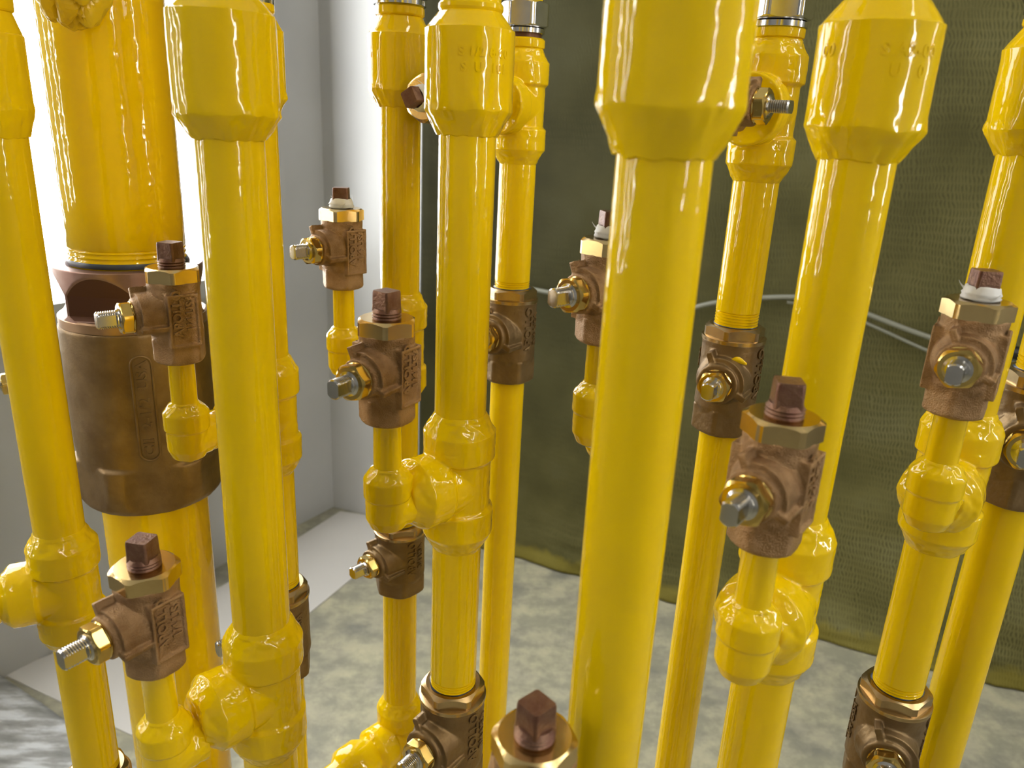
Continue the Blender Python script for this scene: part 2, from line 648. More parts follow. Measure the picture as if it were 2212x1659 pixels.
def make_coupling(seed, zb, zt, r, cb, ct, rp=RP, ring=None):
    """sleeve with lumpy weld fillets, z from zb (lower rim) to zt (upper rim)"""
    bm = bmesh.new()
    n = 8
    prof = [(rp - .0003, zb - cb - .0005)]
    prof += [(lerp(rp + .0006, r, q / n), lerp(zb - cb, zb, q / n)) for q in range(n + 1)]
    m = 14
    prof += [(r + .0001, zb + .0005)]
    prof += [(r, lerp(zb + .002, zt - .0016, q / m)) for q in range(m + 1)]
    prof += [(r, zt - .0004)]
    prof += [(lerp(r - .0005, rp + .0006, q / n), lerp(zt, zt + ct, q / n)) for q in range(n + 1)]
    if ring:
        rr, hh = ring
        prof += [(rr - .0004, zt + ct + .0004), (rr, zt + ct + .0012), (rr, zt + ct + hh - .001), (rr - .0006, zt + ct + hh), (rp - .002, zt + ct + hh + .0002)]
    else:
        prof += [(rp - .0003, zt + ct + .0008)]
    def f(rr, t, z):
        q = Vector((math.cos(t) * 2.1 + seed, math.sin(t) * 2.1, z * 60))
        w = 0
        if z < zb + .003:
            w = 1
        if z > zt - .002:
            w = 0.35
        if rr < rp:
            w = 0
        dz = 0
        if abs(z - zb) < .0035:
            dz = .0011 * noise.noise(q * 1.2)
        if abs(z - (zb - cb)) < .003:
            dz = .0010 * noise.noise(q * 1.5 + Vector((5, 0, 0)))
        return rr + w * (.0009 * noise.noise(q * 1.7) + .0005 * noise.noise(q * 4)) + .00015 * noise.noise(q), z + dz
    lathe(bm, prof, 112, None, f)
    return bm

def pipe_bm(r, z0, z1, thread_bottom=0, thread_top=0, pitch=.0018, segs=64):
    bm = bmesh.new()
    prof = [(r - .0012 if thread_bottom else r, z0)]
    def thr(a, n, up):
        out = []
        for i in range(n):
            zc = a + (i + .5) * pitch
            out += [(r - .0009, zc - pitch * .48), (r - .0009, zc - pitch * .22), (r - .0001, zc - pitch * .02), (r - .0001, zc + pitch * .18), (r - .0009, zc + pitch * .42)]
        return out
    lo = z0
    if thread_bottom:
        prof += thr(z0, thread_bottom, True)
        lo = z0 + thread_bottom * pitch + .0006
    hi = z1
    if thread_top:
        hi = z1 - thread_top * pitch - .0006
    prof += [(r, lo)]
    k = max(2, int((hi - lo) / .03))
    prof += [(r, lerp(lo, hi, q / k)) for q in range(1, k + 1)]
    if thread_top:
        prof += thr(z1 - thread_top * pitch, thread_top, True)
    lathe(bm, prof, segs)
    return bm

# ------------------------------------------------------------------ ball valves
class VK:          # a valve kit: part meshes in metres, flow axis +z with z=0 the lower end, stem along +x
    pass

def valve_kit(R, Ltot, lhex, capAF, capH, zs, bossR, bossL, nutAF, stemR, stemL, frame, lines, voxel, sq, plug=True, flange=0.0):
    k = VK()
    k.L, k.capH, k.R = Ltot, capH, R
    body = bmesh.new()
    rb = R * 1.02
    # lower wrench octagon/hexagon blending into the barrel
    def low(r, t, z):
        return min(r, ngon_r(t, rb * 1.80, 6, 0.52), rb), z
    lathe(body, [(rb * .80, 0), (rb * .93, .0008), (1, .002), (1, lhex * .5), (1, lhex)], 96, None, low)
    lathe(body, [(rb * .9, lhex * .8), (R * 1.0, lhex + .001), (R * 1.0, lhex + .004), (R * .985, Ltot * .5), (R * .985, Ltot - .004), (R * 1.0, Ltot - .002), (R * 1.0, Ltot - .0006), (R * .985, Ltot)], 96)
    M = T(0, 0, zs) @ ALONG_X
    lathe(body, [(bossR * 1.35, 0), (bossR * 1.28, R * .80), (bossR * 1.06, R * 1.05), (bossR, R * 1.2), (bossR, bossL - .001), (bossR * .94, bossL)], 64, M)
    # raised arc with a stop lug at each end
    s = bossR / .0098
    arc0, arc1 = -20, 112
    ri, ro = bossR * .9, bossR * 1.27
    x0, x1 = R * .6, bossL * .9
    pts = []
    nseg = 18
    ring = []
    for i in range(nseg + 1):
        a = math.radians(lerp(arc0, arc1, i / nseg))
        row = []
        for rr, xx in ((ri, x0), (ro, x0), (ro, x1), (ri, x1)):
            row.append(body.verts.new((xx, -rr * math.cos(a) * -1, zs + rr * math.sin(a))))
        ring.append(row)
    for a_, b_ in zip(ring, ring[1:]):
        for q in range(4):
            w = (q + 1) % 4
            body.faces.new((a_[q], a_[w], b_[w], b_[q]))
    body.faces.new(ring[0][::-1])
    body.faces.new(ring[-1])
    for ang, ln in ((112, 1.0), (-22, .75)):
        a = math.radians(ang)
        Ml = T(0, 0, zs) @ RX(-(PI / 2 - a) + PI / 2 - 0.0) if False else T(0, 0, zs) @ RX(a - PI / 2)
        boxm(body, R * .5, x1 + .0012, -1.5 * mm * s, 1.5 * mm * s, bossR * .8, bossR * (1.24 + .34 * ln), Ml)
    for sy in (1, -1):
        if frame:
            y0 = R * 1.0
            z0, z1, xw = .0105, Ltot - .0055, .0078
            a, b_ = (0, sy * (y0 + .0002)) if sy > 0 else (sy * (y0 + .0002), 0)
            boxm(body, -xw, xw, a, b_, z0, z1)
            o_ = sy * (y0 + .0013)
            a, b_ = (0, o_) if sy > 0 else (o_, 0)
            for q in ((-xw, -xw + .0015, z0, z1), (xw - .0015, xw, z0, z1), (-xw, xw, z0, z0 + .0015), (-xw, xw, z1 - .0015, z1)):
                boxm(body, q[0], q[1], a, b_, q[2], q[3])
    nz = lumpy(2.3, .00016, 260)
    k.body = remesh(body, voxel, 'valve_body', 2, nz)
    k.body.materials.append(BRONZE if not flange else BRONZE_DARK)
    # lettering, both sides
    tb = text_mesh(lines, 1, .00040 if frame else .00026, 1.05, .00012)
    tb.transform(RZ(PI / 2))                                   # reads bottom to top
    a = tb.copy()
    yface = R * 1.0 + (.0004 if frame else .0001)
    tb.transform(T(0, yface, (Ltot + lhex) / 2 + (.0 if frame else .002)) @ RZ(PI) @ RX(PI / 2))
    a.transform(T(0, -yface, (Ltot + lhex) / 2 + (.0 if frame else .002)) @ RX(PI / 2))
    if not frame:                                              # wrap on the round barrel
        for bm_ in (tb, a):
            for v in bm_.verts:
                y = abs(v.co.y)
                rr = y - .0001 + .0002
                th = v.co.x / R
                sg = 1 if v.co.y > 0 else -1
                v.co.x, v.co.y = rr * math.sin(th), sg * rr * math.cos(th)
    k.text = []
    for bm_ in (tb, a):
        me = bpy.data.meshes.new('cast_lettering')
        bm_.to_mesh(me)
        bm_.free()
        me.materials.append(BRONZE if not flange else BRONZE_DARK)
        k.text.append(me)
    # end cap
    b = bmesh.new()
    hexnut(b, capAF, Ltot - .0005, Ltot + capH, True, False, 0.0, n=6)
    if flange:
        lathe(b, [(R * 1.03, Ltot - .001), (R * 1.03, Ltot + .0012), (R * .97, Ltot + .0016)], 96)
    k.cap = b
    # gland nut + collar
    b = bmesh.new()
    hexnut(b, nutAF, bossL + .0012, bossL + .0012 + nutAF * .32, True, False, .2, T(0, 0, zs) @ ALONG_X)
    lathe(b, [(nutAF * .5, bossL - .001), (nutAF * .53, bossL + .0005), (nutAF * .48, bossL + .0014)], 48, T(0, 0, zs) @ ALONG_X)
    k.nut = b
    # stem: threaded round bar with two flats
    b = bmesh.new()
    s0, s1 = bossL - .002, bossL + stemL
    prof = [(stemR * 1.25, s0), (stemR * 1.25, bossL + nutAF * .32 + .0016), (stemR, bossL + nutAF * .32 + .0022)]
    z = prof[-1][1]
    pt = .00105
    while z < s1 - .002:
        prof += [(stemR, z + pt * .15), (stemR, z + pt * .45), (stemR * .86, z + pt * .7), (stemR * .86, z + pt * .9)]
        z += pt
    prof += [(stemR, z + .0004), (stemR, s1 - .0007), (stemR * .86, s1)]
    flat = stemR * .66
    zf = bossL + nutAF * .32 + .003
    def fl(r, t, z):
        if z < zf:
            return r, z
        s_ = abs(math.cos(t - PI / 2))
        return (min(r, flat / s_) if s_ > 1e-4 else r), z
    lathe(b, prof, 72, T(0, 0, zs) @ ALONG_X, fl)
    k.stem = b
    k.meshes = {}
    for nm, bb, mt in (('end_cap', k.cap, BRASS_DULL if flange else BRASS), ('gland_nut', k.nut, GLAND), ('stem', k.stem, STEEL)):
        me = bpy.data.meshes.new(nm)
        bmesh.ops.recalc_face_normals(bb, faces=bb.faces)
        bb.to_mesh(me)
        bb.free()
        me.materials.append(mt)
        me.polygons.foreach_set('use_smooth', [True] * len(me.polygons))
        me.set_sharp_from_angle(angle=math.radians(22))
        k.meshes[nm] = me
    if plug:
        zt = Ltot + capH
        b = bmesh.new()
        rb_ = .0068
        lathe(b, [(rb_, zt - .001)] + [(rb_ - (.0005 if q % 2 else 0), zt + .0007 * q) for q in range(6)] + [(rb_ - .001, zt + .0045)], 48)
        def sqf(r, t, z):
            return min(ngon_r(t, sq, 4, 0.0), sq * .66) * r, z
        lathe(b, [(1.04, zt + .003), (1.0, zt + .006), (.98, zt + .0115), (.94, zt + .0125)], 64, RZ(.5), sqf)
        me = bpy.data.meshes.new('square_plug')
        bmesh.ops.recalc_face_normals(b, faces=b.faces)
        b.to_mesh(me)
        b.free()
        me.materials.append(PLUG)
        me.polygons.foreach_set('use_smooth', [True] * len(me.polygons))
        me.set_sharp_from_angle(angle=math.radians(30))
        k.meshes['square_plug'] = me
        # tape
        b = bmesh.new()
        def tf(r, t, z):
            q = Vector((math.cos(t), math.sin(t), z * 900))
            return r + .0005 * noise.noise(q * 2.2), z + .0004 * noise.noise(q * 1.7 + Vector((3, 0, 0)))
        lathe(b, [(.0060, zt + .0001), (.0074, zt + .0002), (.0078, zt + .001), (.0072, zt + .0018), (.0076, zt + .0026), (.0070, zt + .0034), (.0066, zt + .0055), (.0058, zt + .006)], 72, None, tf, cap=False)
        for a0, dz, ln in ((2.6, .002, .006), (0.4, .001, .003), (4.0, .003, .004)):
            pr = None
            for i in range(9):
                t_ = i / 8
                rr = .0072 + ln * t_ * .6
                aa = a0 + t_ * .5
                c = Vector((rr * math.cos(aa), rr * math.sin(aa), zt + dz + ln * t_ * t_ * .9))
                w = Vector((0, 0, .0009 * (1 - t_ * .8)))
                cur = (b.verts.new(c - w), b.verts.new(c + w))
                if pr:
                    b.faces.new((pr[0], cur[0], cur[1], pr[1]))
                pr = cur
        me = bpy.data.meshes.new('thread_tape')
        b.to_mesh(me)
        b.free()
        me.materials.append(TAPE)
        me.polygons.foreach_set('use_smooth', [True] * len(me.polygons))
        k.meshes['thread_tape'] = me
    return k

def place_valve(kit, base, stem_az, label, group, tape=False, axis=None, zscale=1.0, xyscale=1.0, plug_rot=None, cap_rot=0.0):
    """base: centre of the lower end. stem_az: compass of the stem in degrees from +x. axis: matrix for a valve lying down"""
    t = thing('ball_valve', base, label, 'valve', group)
    if axis is not None:
        t.matrix_world = axis
    else:
        t.rotation_euler = (0, 0, math.radians(stem_az))
        t.scale = (xyscale, xyscale, zscale)
    body = link('valve_body', kit.body, None, t, True)
    for tm in kit.text:
        link('cast_lettering', tm, None, body, False)
    for nm in ('end_cap', 'gland_nut', 'stem'):
        q = link(nm, kit.meshes[nm], None, t, None)
        if nm == 'end_cap':
            q.rotation_euler = (0, 0, math.radians(cap_rot))
    if 'square_plug' in kit.meshes:
        p = link('square_plug', kit.meshes['square_plug'], None, t, None)
        if plug_rot is not None:
            p.rotation_euler = (0, 0, math.radians(plug_rot))
        if tape:
            q = link('thread_tape', kit.meshes['thread_tape'], None, p, None)
            q['label'] = 'ragged white thread tape'
    return t

# ------------------------------------------------------------------ build
build_room()
filter_wall()
build_lights()

tees = [make_tee(1.0), make_tee(4.0), make_tee(6.0, True)]
LBR = 0.045
elbows = {L_: make_elbow(2.0, L_) for L_ in (.045, .047, .050, .055, .063)}
elbow = elbows[.045]
for me in tees + list(elbows.values()):
    me.materials.clear()
    me.materials.append(PAINT)

SMALL = valve_kit(.0130, .044, .013, .0255, .0068, .0262, .0096, .0215, .0156, .0045, .0168, True,
                  [('APOLLO', .0030, .0062), ('1/4 USA', -.0034, .0056)], .00048, .0098)
MAIN = valve_kit(.0192, .062, .0175, .0338, .0085, .0375, .0128, .0270, .0182, .0054, .0178, False,
                 [('APOLLO', .0034, .0088), ('3/4 USA', -.0046, .0068)], .00062, .0098, plug=False, flange=1.0)

def riser(label, rho, az, zb, zt, group='yellow gas risers', coupling=None, tee=None, thread=5, rp=RP, nut=None,
          upper_r=None, thread_top=0, tee_az=None, ztop=H0 + .36, flat=False):
    """upright painted line from zb up. coupling=(lower rim z, upper rim z, R, cone, cone, ring)"""
    X, Y = pos(rho, az)
    t = thing('gas_pipe', (X, Y, zb), label, 'pipe', group)
    top = zt
    if coupling:
        cz0, cz1, r, cb, ct, ring = coupling
        link('straight_pipe', pipe_bm(rp, 0, cz0 - cb - zb + .004, thread, 0), PAINT, t, True, 50)
        link('reducer_coupling', make_coupling(rho * 37 + az, cz0 - zb, cz1 - zb, r, cb, ct, rp, ring), PAINT, t, True, 24)
        zz = cz1 + ct + (ring[1] if ring else 0)
        if nut is None:
            link('straight_pipe', pipe_bm(upper_r or rp, zz - zb - .002, ztop - zb), PAINT, t, True, 50)
    else:
        link('straight_pipe', pipe_bm(rp, 0, zt - zb, thread, thread_top), PAINT, t, True, 50)
    if tee is not None:
        o = link('tee_fitting', tees[2 if flat else int(abs(az)) % 2], None, t, True)
        o.location = (0, 0, tee - zb)
        o.rotation_euler = (0, 0, tee_az)
    return t

def branch_geom(rho, az, px, py, L=LBR):
    """solve where the nipple stands: distance L from the riser axis, seen at pixel (px, py)"""
    d = math.radians(azimuth(px, py) - az)
    s = rho * abs(math.sin(d))
    best = None
    X, Y = pos(rho, az)
    # choose the nearer solution on the sight line
    disc = L * L - s * s
    tt = rho * math.cos(d) - math.sqrt(max(disc, 0))
    nx, ny = pos(tt, math.degrees(math.radians(az) + d))
    return nx, ny, tt, math.atan2(ny - Y, nx - X)

def add_branch(t, zb, rho, az, px, py, rim_y, L=LBR):
    """elbow + nipple on the riser t; returns nipple position, rho, azimuth, direction, elbow rim z"""
    nx, ny, nr, ang = branch_geom(rho, az, px, py, L)
    zr = zat(nr, azimuth(px, py), rim_y, .0118)
    X, Y = pos(rho, az)
    e = link('elbow_fitting', elbows[L], None, t, True)
    e.location = (nx - X, ny - Y, zr - zb)
    e.rotation_euler = (0, 0, ang)
    return nx, ny, nr, azimuth(px, py), ang, zr

def add_nipple(t, zb, rho, az, nx, ny, z0, z1):
    X, Y = pos(rho, az)
    b = bmesh.new()
    lathe(b, [(RN, 0), (RN, (z1 - z0) * .5), (RN, z1 - z0 - .001), (RN + .0004, z1 - z0 - .0006), (RN + .0004, z1 - z0)], 48)
    o = link('nipple', b, PAINT, t, True, 50)
    o.location = (nx - X, ny - Y, z0 - zb)

def lower_pipe(label, rho, az, z1, rp=RP, z0=0.0, tee=None, tee_az=0):
    X, Y = pos(rho, az)
    t = thing('gas_pipe', (X, Y, z0), label, 'pipe', 'yellow pipes below the valves')
    link('straight_pipe', pipe_bm(rp, 0, z1 - z0, 0, 2), PAINT, t, True, 50)
    if tee is not None:
        o = link('tee_fitting', tees[0], None, t, True)
        o.location = (0, 0, tee - z0)
        o.rotation_euler = (0, 0, tee_az)
    return t

def nut_on(rho, az, y0, y1, af, label, stub_to=None):
    """plated union nut between rows y1 (bottom) and y0 (top)"""
    za, zb_ = zat(rho, az, y1), zat(rho, az, y0)
    X, Y = pos(rho, az)
    t = thing('union_nut', (X, Y, za), label, 'nut', 'plated union nuts on top of the risers')
    h = zb_ - za
    b = bmesh.new()
    hexnut(b, af, .0035, h, True, True, .35)
    link('hexagon', b, CHROME, t, True, 25)
    b = bmesh.new()
    r = af * .5
    lathe(b, [(r * .9, -.0005), (r * .97, 0), (r * .97, .0028), (r * .9, .0034)], 72)
    link('washer_face', b, CHROME, t, True, 30)
    b = bmesh.new()
    lathe(b, [(RP * .93, -.006), (RP * .93, 0)], 48)
    link('dark_shank', b, BRONZE_RED, t, True, 30)
    b = bmesh.new()
    lathe(b, [(RP * .9, h - .001), (RP * .9, H0 + .36 - za)], 48)
    link('straight_pipe', b, PAINT, t, True, 30)
    return t

STEM = 243.0      # compass of most stems, degrees from +x (towards the lens, a little left)

def small_valve_on(t, zb, rho, az, npx, npy, rim_y, vb_y, label, tape=False, stem=STEM, plug_rot=0, zs=1.0, L=LBR, cap_rot=0):
    nx, ny, nr, naz, ang, zr = add_branch(t, zb, rho, az, npx, npy, rim_y, L)
    zv = zat(nr, naz, vb_y, .0128)
    add_nipple(t, zb, rho, az, nx, ny, zr - .002, zv + .002)
    place_valve(SMALL, (nx, ny, zv), stem, label, 'small bronze test valves', tape, plug_rot=plug_rot, zscale=zs, cap_rot=cap_rot)
    return ang

def rim(rho, az, y, R=0.0): return zat(rho, az, y, R)

# --- P3: near left riser
def tee_center(rho, az, y): return zat(rho, az, y, .019) - .030

rho, az = .338, -20.15
tc = tee_center(rho, az, 1425)
zb = 0.0
t = riser('straight yellow riser with a wide sleeve at the top, in front of the thick pipe', rho, az, zb, 0,
          coupling=(rim(rho, az, 249), rim(rho, az, 28), .0200, .0088, .006, None), tee=tc, thread=0,
          tee_az=branch_geom(rho, az, 346, 1500, .050)[3])
small_valve_on(t, zb, rho, az, 346, 1500, 1600, 1474, 'bronze valve with threaded steel stem, standing lowest at the far left, before the thick pipe', stem=238, plug_rot=-6, L=.050)

# --- P4: half hidden behind P3
rho = .475
az = azimuth(571, 702)
vt = zat(rho, az, 1258)
t = riser('yellow riser half hidden behind the near left riser, small elbow to its left', rho, az, vt - .004, 0,
          coupling=(rim(rho, az, 212), rim(rho, az, 62), .0188, .009, .008, (.0148, .005)), tee=(zat(rho, az, 797) + zat(rho, az, 986)) / 2, thread=5,
          nut=True, tee_az=branch_geom(rho, az, 398, 860, .063)[3])
small_valve_on(t, vt - .004, rho, az, 398, 860, 902, 793, 'small bronze valve standing in front of the huge bronze valve', stem=220, plug_rot=8, cap_rot=44, L=.063)
nut_on(rho, az, -40, 8, .030, 'plated union nut partly cut off by the top edge, behind the near left sleeve')
X, Y = pos(rho, az)
zv0 = zat(rho, az, 1447)
place_valve(MAIN, (X, Y, zv0), 222, 'bronze line valve hidden behind the near left riser, only its edge showing', 'bronze line valves', zscale=(vt - zv0) / (.062 + .0085))
lower_pipe('yellow pipe below the hidden valve behind the near left riser', rho, az, zv0 + .003)

# --- P5
rho, az = .530, -8.75
zv1 = zat(rho, az, 1125)
zv0 = zat(rho, az, 1297, .0185)
ta = branch_geom(rho, az, 743, 690)[3]
t = riser('yellow riser standing against the white wall corner, sleeve under a nut', rho, az, zv1 - .004, 0,
          coupling=(rim(rho, az, 197), rim(rho, az, 75), .0198, .0095, .010, (.0152, .006)), tee=(zat(rho, az, 652) + zat(rho, az, 838)) / 2, thread=5, nut=True, tee_az=ta)
small_valve_on(t, zv1 - .004, rho, az, 743, 680, 731, 630, 'small bronze valve with white tape standing clear before the white wall', tape=True, stem=233, plug_rot=14, cap_rot=4)
nut_on(rho, az, -45, 13, .0335, 'plated union nut above the riser by the white corner, washer face showing')
X, Y = pos(rho, az)
place_valve(MAIN, (X, Y, zv0), 228, 'bronze line valve low in the middle, below the painted elbow', 'bronze line valves', zscale=(zv1 - zv0) / .0705)
tz = zat(rho, az, 1556, .019) - .030
lower_pipe('yellow pipe running down to a tee with a branch going lower left', rho, az, zv0 + .003, tee=tz, tee_az=math.radians(232))
BR5 = (rho, az, tz)

# --- P6
rho, az = .375, -4.0
tc = tee_center(rho, az, 954)
zv1 = zat(rho, az, 1470)
ta = branch_geom(rho, az, 837, 990)[3]
t = riser('centre yellow riser with cast marks on its sleeve and a tee halfway down', rho, az, zv1 - .004, 0,
          coupling=(rim(rho, az, 241), rim(rho, az, 64), .0201, .0105, .0068, (.0146, .0038)), tee=tc, thread=5, tee_az=ta)
P6T, P6Z = t, zv1 - .004
small_valve_on(t, zv1 - .004, rho, az, 837, 980, 1051, 930, 'bronze valve with rough square plug left of the centre riser', stem=243, plug_rot=-36, cap_rot=4)
X, Y = pos(rho, az)
zv0 = zv1 - .0705
place_valve(MAIN, (X, Y, zv0), 236, 'bronze line valve at the bottom edge under the centre riser', 'bronze line valves', cap_rot=-22)
lower_pipe('yellow pipe below the centre bottom valve', rho, az, zv0 + .003)

# --- P7
rho, az = .581, -0.36
zv1 = zat(rho, az, 620)
zv0 = zat(rho, az, 833, .0185)
tc = (zat(rho, az, 127) + zat(rho, az, 331)) / 2
X, Y = pos(rho, az)
va = azimuth(895, 232)
s_ = rho * math.sin(math.radians(az - va))
SL = .118
ang = None
dd = math.asin(s_ / SL)
hx, hy = pos(rho * math.cos(math.radians(az - va)) - SL * math.cos(dd), va)
ang7 = math.atan2(hy - Y, hx - X)
t = riser('far yellow riser behind the centre one, short tee right under a hexagon nut', rho, az, zv1 - .004, tc - .030 + .002, thread=5, tee=tc, tee_az=ang7, flat=True)
nut_on(rho, az, 5, 73, .0300, 'bright hexagon union nut above the far centre riser')
b = bmesh.new()
lathe(b, [(RP, tc + .038), (.0148, tc + .0385), (.0150, tc + .0395), (.0150, tc + .0435), (.0140, tc + .0445)], 64)
o = link('weld_ring', b, PAINT, t, True, 40)
o.location = (0, 0, -(zv1 - .004))
d7 = Vector((math.cos(ang7), math.sin(ang7), 0))
side = Vector((-d7.y, d7.x, 0))
def lying(base, d, stemdir):
    zax = d.normalized()
    xax = (stemdir - zax * stemdir.dot(zax)).normalized()
    yax = zax.cross(xax)
    return Matrix.Translation(base) @ Matrix((xax, yax, zax)).transposed().to_4x4()
b = bmesh.new()
lathe(b, [(RN, .030), (RN, .064)], 40, ALONG_X)
o = link('nipple', b, PAINT, t, True, 40)
o.location = (0, 0, tc - (zv1 - .004))
o.rotation_euler = (0, 0, ang7)
base = Vector((X, Y, tc)) + d7 * .060
place_valve(SMALL, base, 0, 'bronze valve lying sideways, its taped square plug peeping out left of the centre sleeve', 'small bronze test valves', True, axis=lying(base, d7, Vector((side.x, side.y, 0.0)) if side.x < 0 else -side))
place_valve(MAIN, (X, Y, zv0), 236, 'bronze line valve half hidden right behind the centre riser', 'bronze line valves', zscale=(zv1 - zv0) / .0705, xyscale=1.04, cap_rot=28)
lower_pipe('slim yellow pipe running down right of the centre riser', rho, az, zv0 + .003)

# --- P8 nearest
rho, az = .226, 9.97
t = riser('nearest and widest yellow riser, slightly blurred, right of the middle', rho, az, 0.0, 0,
          coupling=(rim(rho, az, 236), zat(rho, az, 236) + .046, .0200, .0125, .01, None), thread=0)
# bottom valve seen from above, carried by the nearest riser
naz = azimuth(1155, 1590)
nr = .200
zc = zat(nr, naz, 1586)
vx, vy = pos(nr, naz)
ang8 = math.atan2(vy - pos(rho, az)[1], vx - pos(rho, az)[0])
L8 = math.hypot(vx - pos(rho, az)[0], vy - pos(rho, az)[1])
zbv = zc - .0508
o = link('tee_fitting', tees[0], None, t, True)
o.location = (0, 0, zbv - .052)
o.rotation_euler = (0, 0, ang8)
e = link('elbow_fitting', elbow, None, t, True)
e.location = (vx - pos(rho, az)[0], vy - pos(rho, az)[1], zbv - .0345)
e.rotation_euler = (0, 0, ang8)
add_nipple(t, 0.0, rho, az, vx, vy, zbv - .036, zbv + .002)
place_valve(SMALL, (vx, vy, zbv), 262, 'small valve seen from above at the bottom edge, square plug on a brass hexagon', 'small bronze test valves', plug_rot=22)

# --- P9
rho, az = .491, 16.35
zv1 = zat(rho, az, 700)
zv0 = zat(rho, az, 948, .0185)
tc = (zat(rho, az, 119) + zat(rho, az, 358)) / 2
X, Y = pos(rho, az)
ang9 = math.atan2(-.81, -.59)
t = riser('yellow riser between the widest riser and its right neighbour, tee facing the lens', rho, az, zv1 - .004, tc - .030 + .002, thread=7, tee=tc, tee_az=ang9, flat=True)
nut_on(rho, az, -30, 62, .0325, 'bright hexagon union nut right of the widest riser')
b = bmesh.new()
lathe(b, [(RP, tc + .038), (.0148, tc + .0385), (.0150, tc + .0395), (.0150, tc + .0430), (.0140, tc + .0438)], 64)
o = link('weld_ring', b, PAINT, t, True, 40)
o.location = (0, 0, -(zv1 - .004))
d9 = Vector((math.cos(ang9), math.sin(ang9), 0))
base = Vector((X, Y, tc)) + d9 * .048
b = bmesh.new()
lathe(b, [(RN, .030), (RN, .052)], 40, ALONG_X)
o = link('nipple', b, PAINT, t, True, 40)
o.location = (0, 0, tc - (zv1 - .004))
o.rotation_euler = (0, 0, ang9)
s9 = Vector((d9.y, -d9.x, 0))
if s9.x < 0:
    s9 = -s9
place_valve(SMALL, base, 0, 'bronze valve lying towards the lens, threaded stem pointing right before a round yellow tee', 'small bronze test valves', axis=lying(base, d9, s9))
v9 = place_valve(MAIN, (X, Y, zv0), 240, 'bronze line valve with a yellow paint smear above its gland nut', 'bronze line valves', zscale=(zv1 - zv0) / .0705, cap_rot=30)
lower_pipe('slim yellow pipe running down right of the widest riser', rho, az, zv0 + .003)
b = bmesh.new()
for i in range(9):
    a_ = -.05 + i * .07
    w_ = .0016 * math.sin(PI * (i + .6) / 9.2) + .0003
    r_ = MAIN.R * 1.008
    ring_ = [Vector((r_ * math.cos(a_), r_ * math.sin(a_), w_ * q + .0015 * math.sin(i * .5))) for q in (-1, 1)]
    ring_ += [q * 1.0 + Vector((.0005 * math.cos(a_), .0005 * math.sin(a_), 0)) for q in ring_[::-1]]
    vv_ = [b.verts.new(q) for q in ring_]
    if i:
        for q in range(4):
            b.faces.new((pv_[q], pv_[(q + 1) % 4], vv_[(q + 1) % 4], vv_[q]))
    else:
        b.faces.new(vv_)
    pv_ = vv_
b.faces.new(pv_[::-1])
o = link('paint_smear', b, PAINT, v9, True)
o['label'] = 'yellow paint smear'
o.location = (0, 0, .0515)
o.rotation_euler = (0, 0, .25)

# --- hidden riser behind P8
az = azimuth(1378, 900)
rho = .412
t = riser('yellow riser hidden behind the widest one, only its small elbow showing at the left', rho, az, 0.0, 0,
          tee=(zat(rho, az, 815) + zat(rho, az, 1010)) / 2, thread=0, tee_az=branch_geom(rho, az, 1290, 830, .047)[3], ztop=H0 + .3)
for ch in list(t.children):
    if ch.name.startswith('straight'):
        bpy.data.objects.remove(ch)
link('straight_pipe', pipe_bm(RP, 0, H0 + .02), PAINT, t, True, 50)
small_valve_on(t, 0.0, rho, az, 1292, 810, 862, 752, 'bronze valve with taped plug half hidden at the left of the widest riser', tape=True, stem=226, plug_rot=30, L=.047)

# --- P10
rho, az = .314, 22.5
tc = tee_center(rho, az, 1190)
t = riser('large yellow riser with cast marks on its sleeve, before the olive matting', rho, az, 0.0, 0,
          coupling=(rim(rho, az, 280), rim(rho, az, 55), .0200, .0105, .0072, None), tee=tc, thread=0, tee_az=branch_geom(rho, az, 1632, 1260)[3])
P10T = t
small_valve_on(t, 0.0, rho, az, 1632, 1260, 1361, 1208, 'bronze valve with tall square plug, largest of the upright small valves', stem=232, plug_rot=2, cap_rot=18)

# --- P11
rho, az = .430, 32.0
zv1 = zat(rho, az, 1478)
tc = (zat(rho, az, 912) + zat(rho, az, 1150)) / 2
ta = branch_geom(rho, az, 2043, 950, .055)[3]
t = riser('rightmost yellow riser with an upper sleeve, tee and elbow facing the lens', rho, az, zv1 - .004, 0,
          coupling=(rim(rho, az, 285), rim(rho, az, 107), .0200, .0105, .009, (.0150, .004)), tee=tc, thread=5, nut=True, tee_az=ta)
nut_on(rho, az, -40, 28, .0320, 'plated union nut cut by the right edge of the picture')
small_valve_on(t, zv1 - .004, rho, az, 2043, 950, 1036, 909, 'small bronze valve with white taped plug, its stem pointing straight at the lens', tape=True, stem=235, plug_rot=1, L=.055, cap_rot=3)
X, Y = pos(rho, az)
place_valve(MAIN, (X, Y, zv1 - .0705), 246, 'bronze line valve at the bottom right under the rightmost riser', 'bronze line valves')
lower_pipe('yellow pipe below the bottom right valve', rho, az, zv1 - .0675)

# --- P12
rho, az = .482, 35.6
zv1 = zat(rho, az, 800)
zv0 = zat(rho, az, 1103, .0185)
X, Y = pos(rho, az)
riser('yellow riser cut by the right edge of the picture, above the edge valve', rho, az, zv1 - .004, H0 + .36, thread=6)
place_valve(MAIN, (X, Y, zv0), 238, 'bronze line valve cut by the right edge of the picture', 'bronze line valves', zscale=(zv1 - zv0) / .0705, xyscale=1.02)
lower_pipe('yellow pipe leaning into the bottom right corner behind the last valve', rho, az, zv0 + .003)

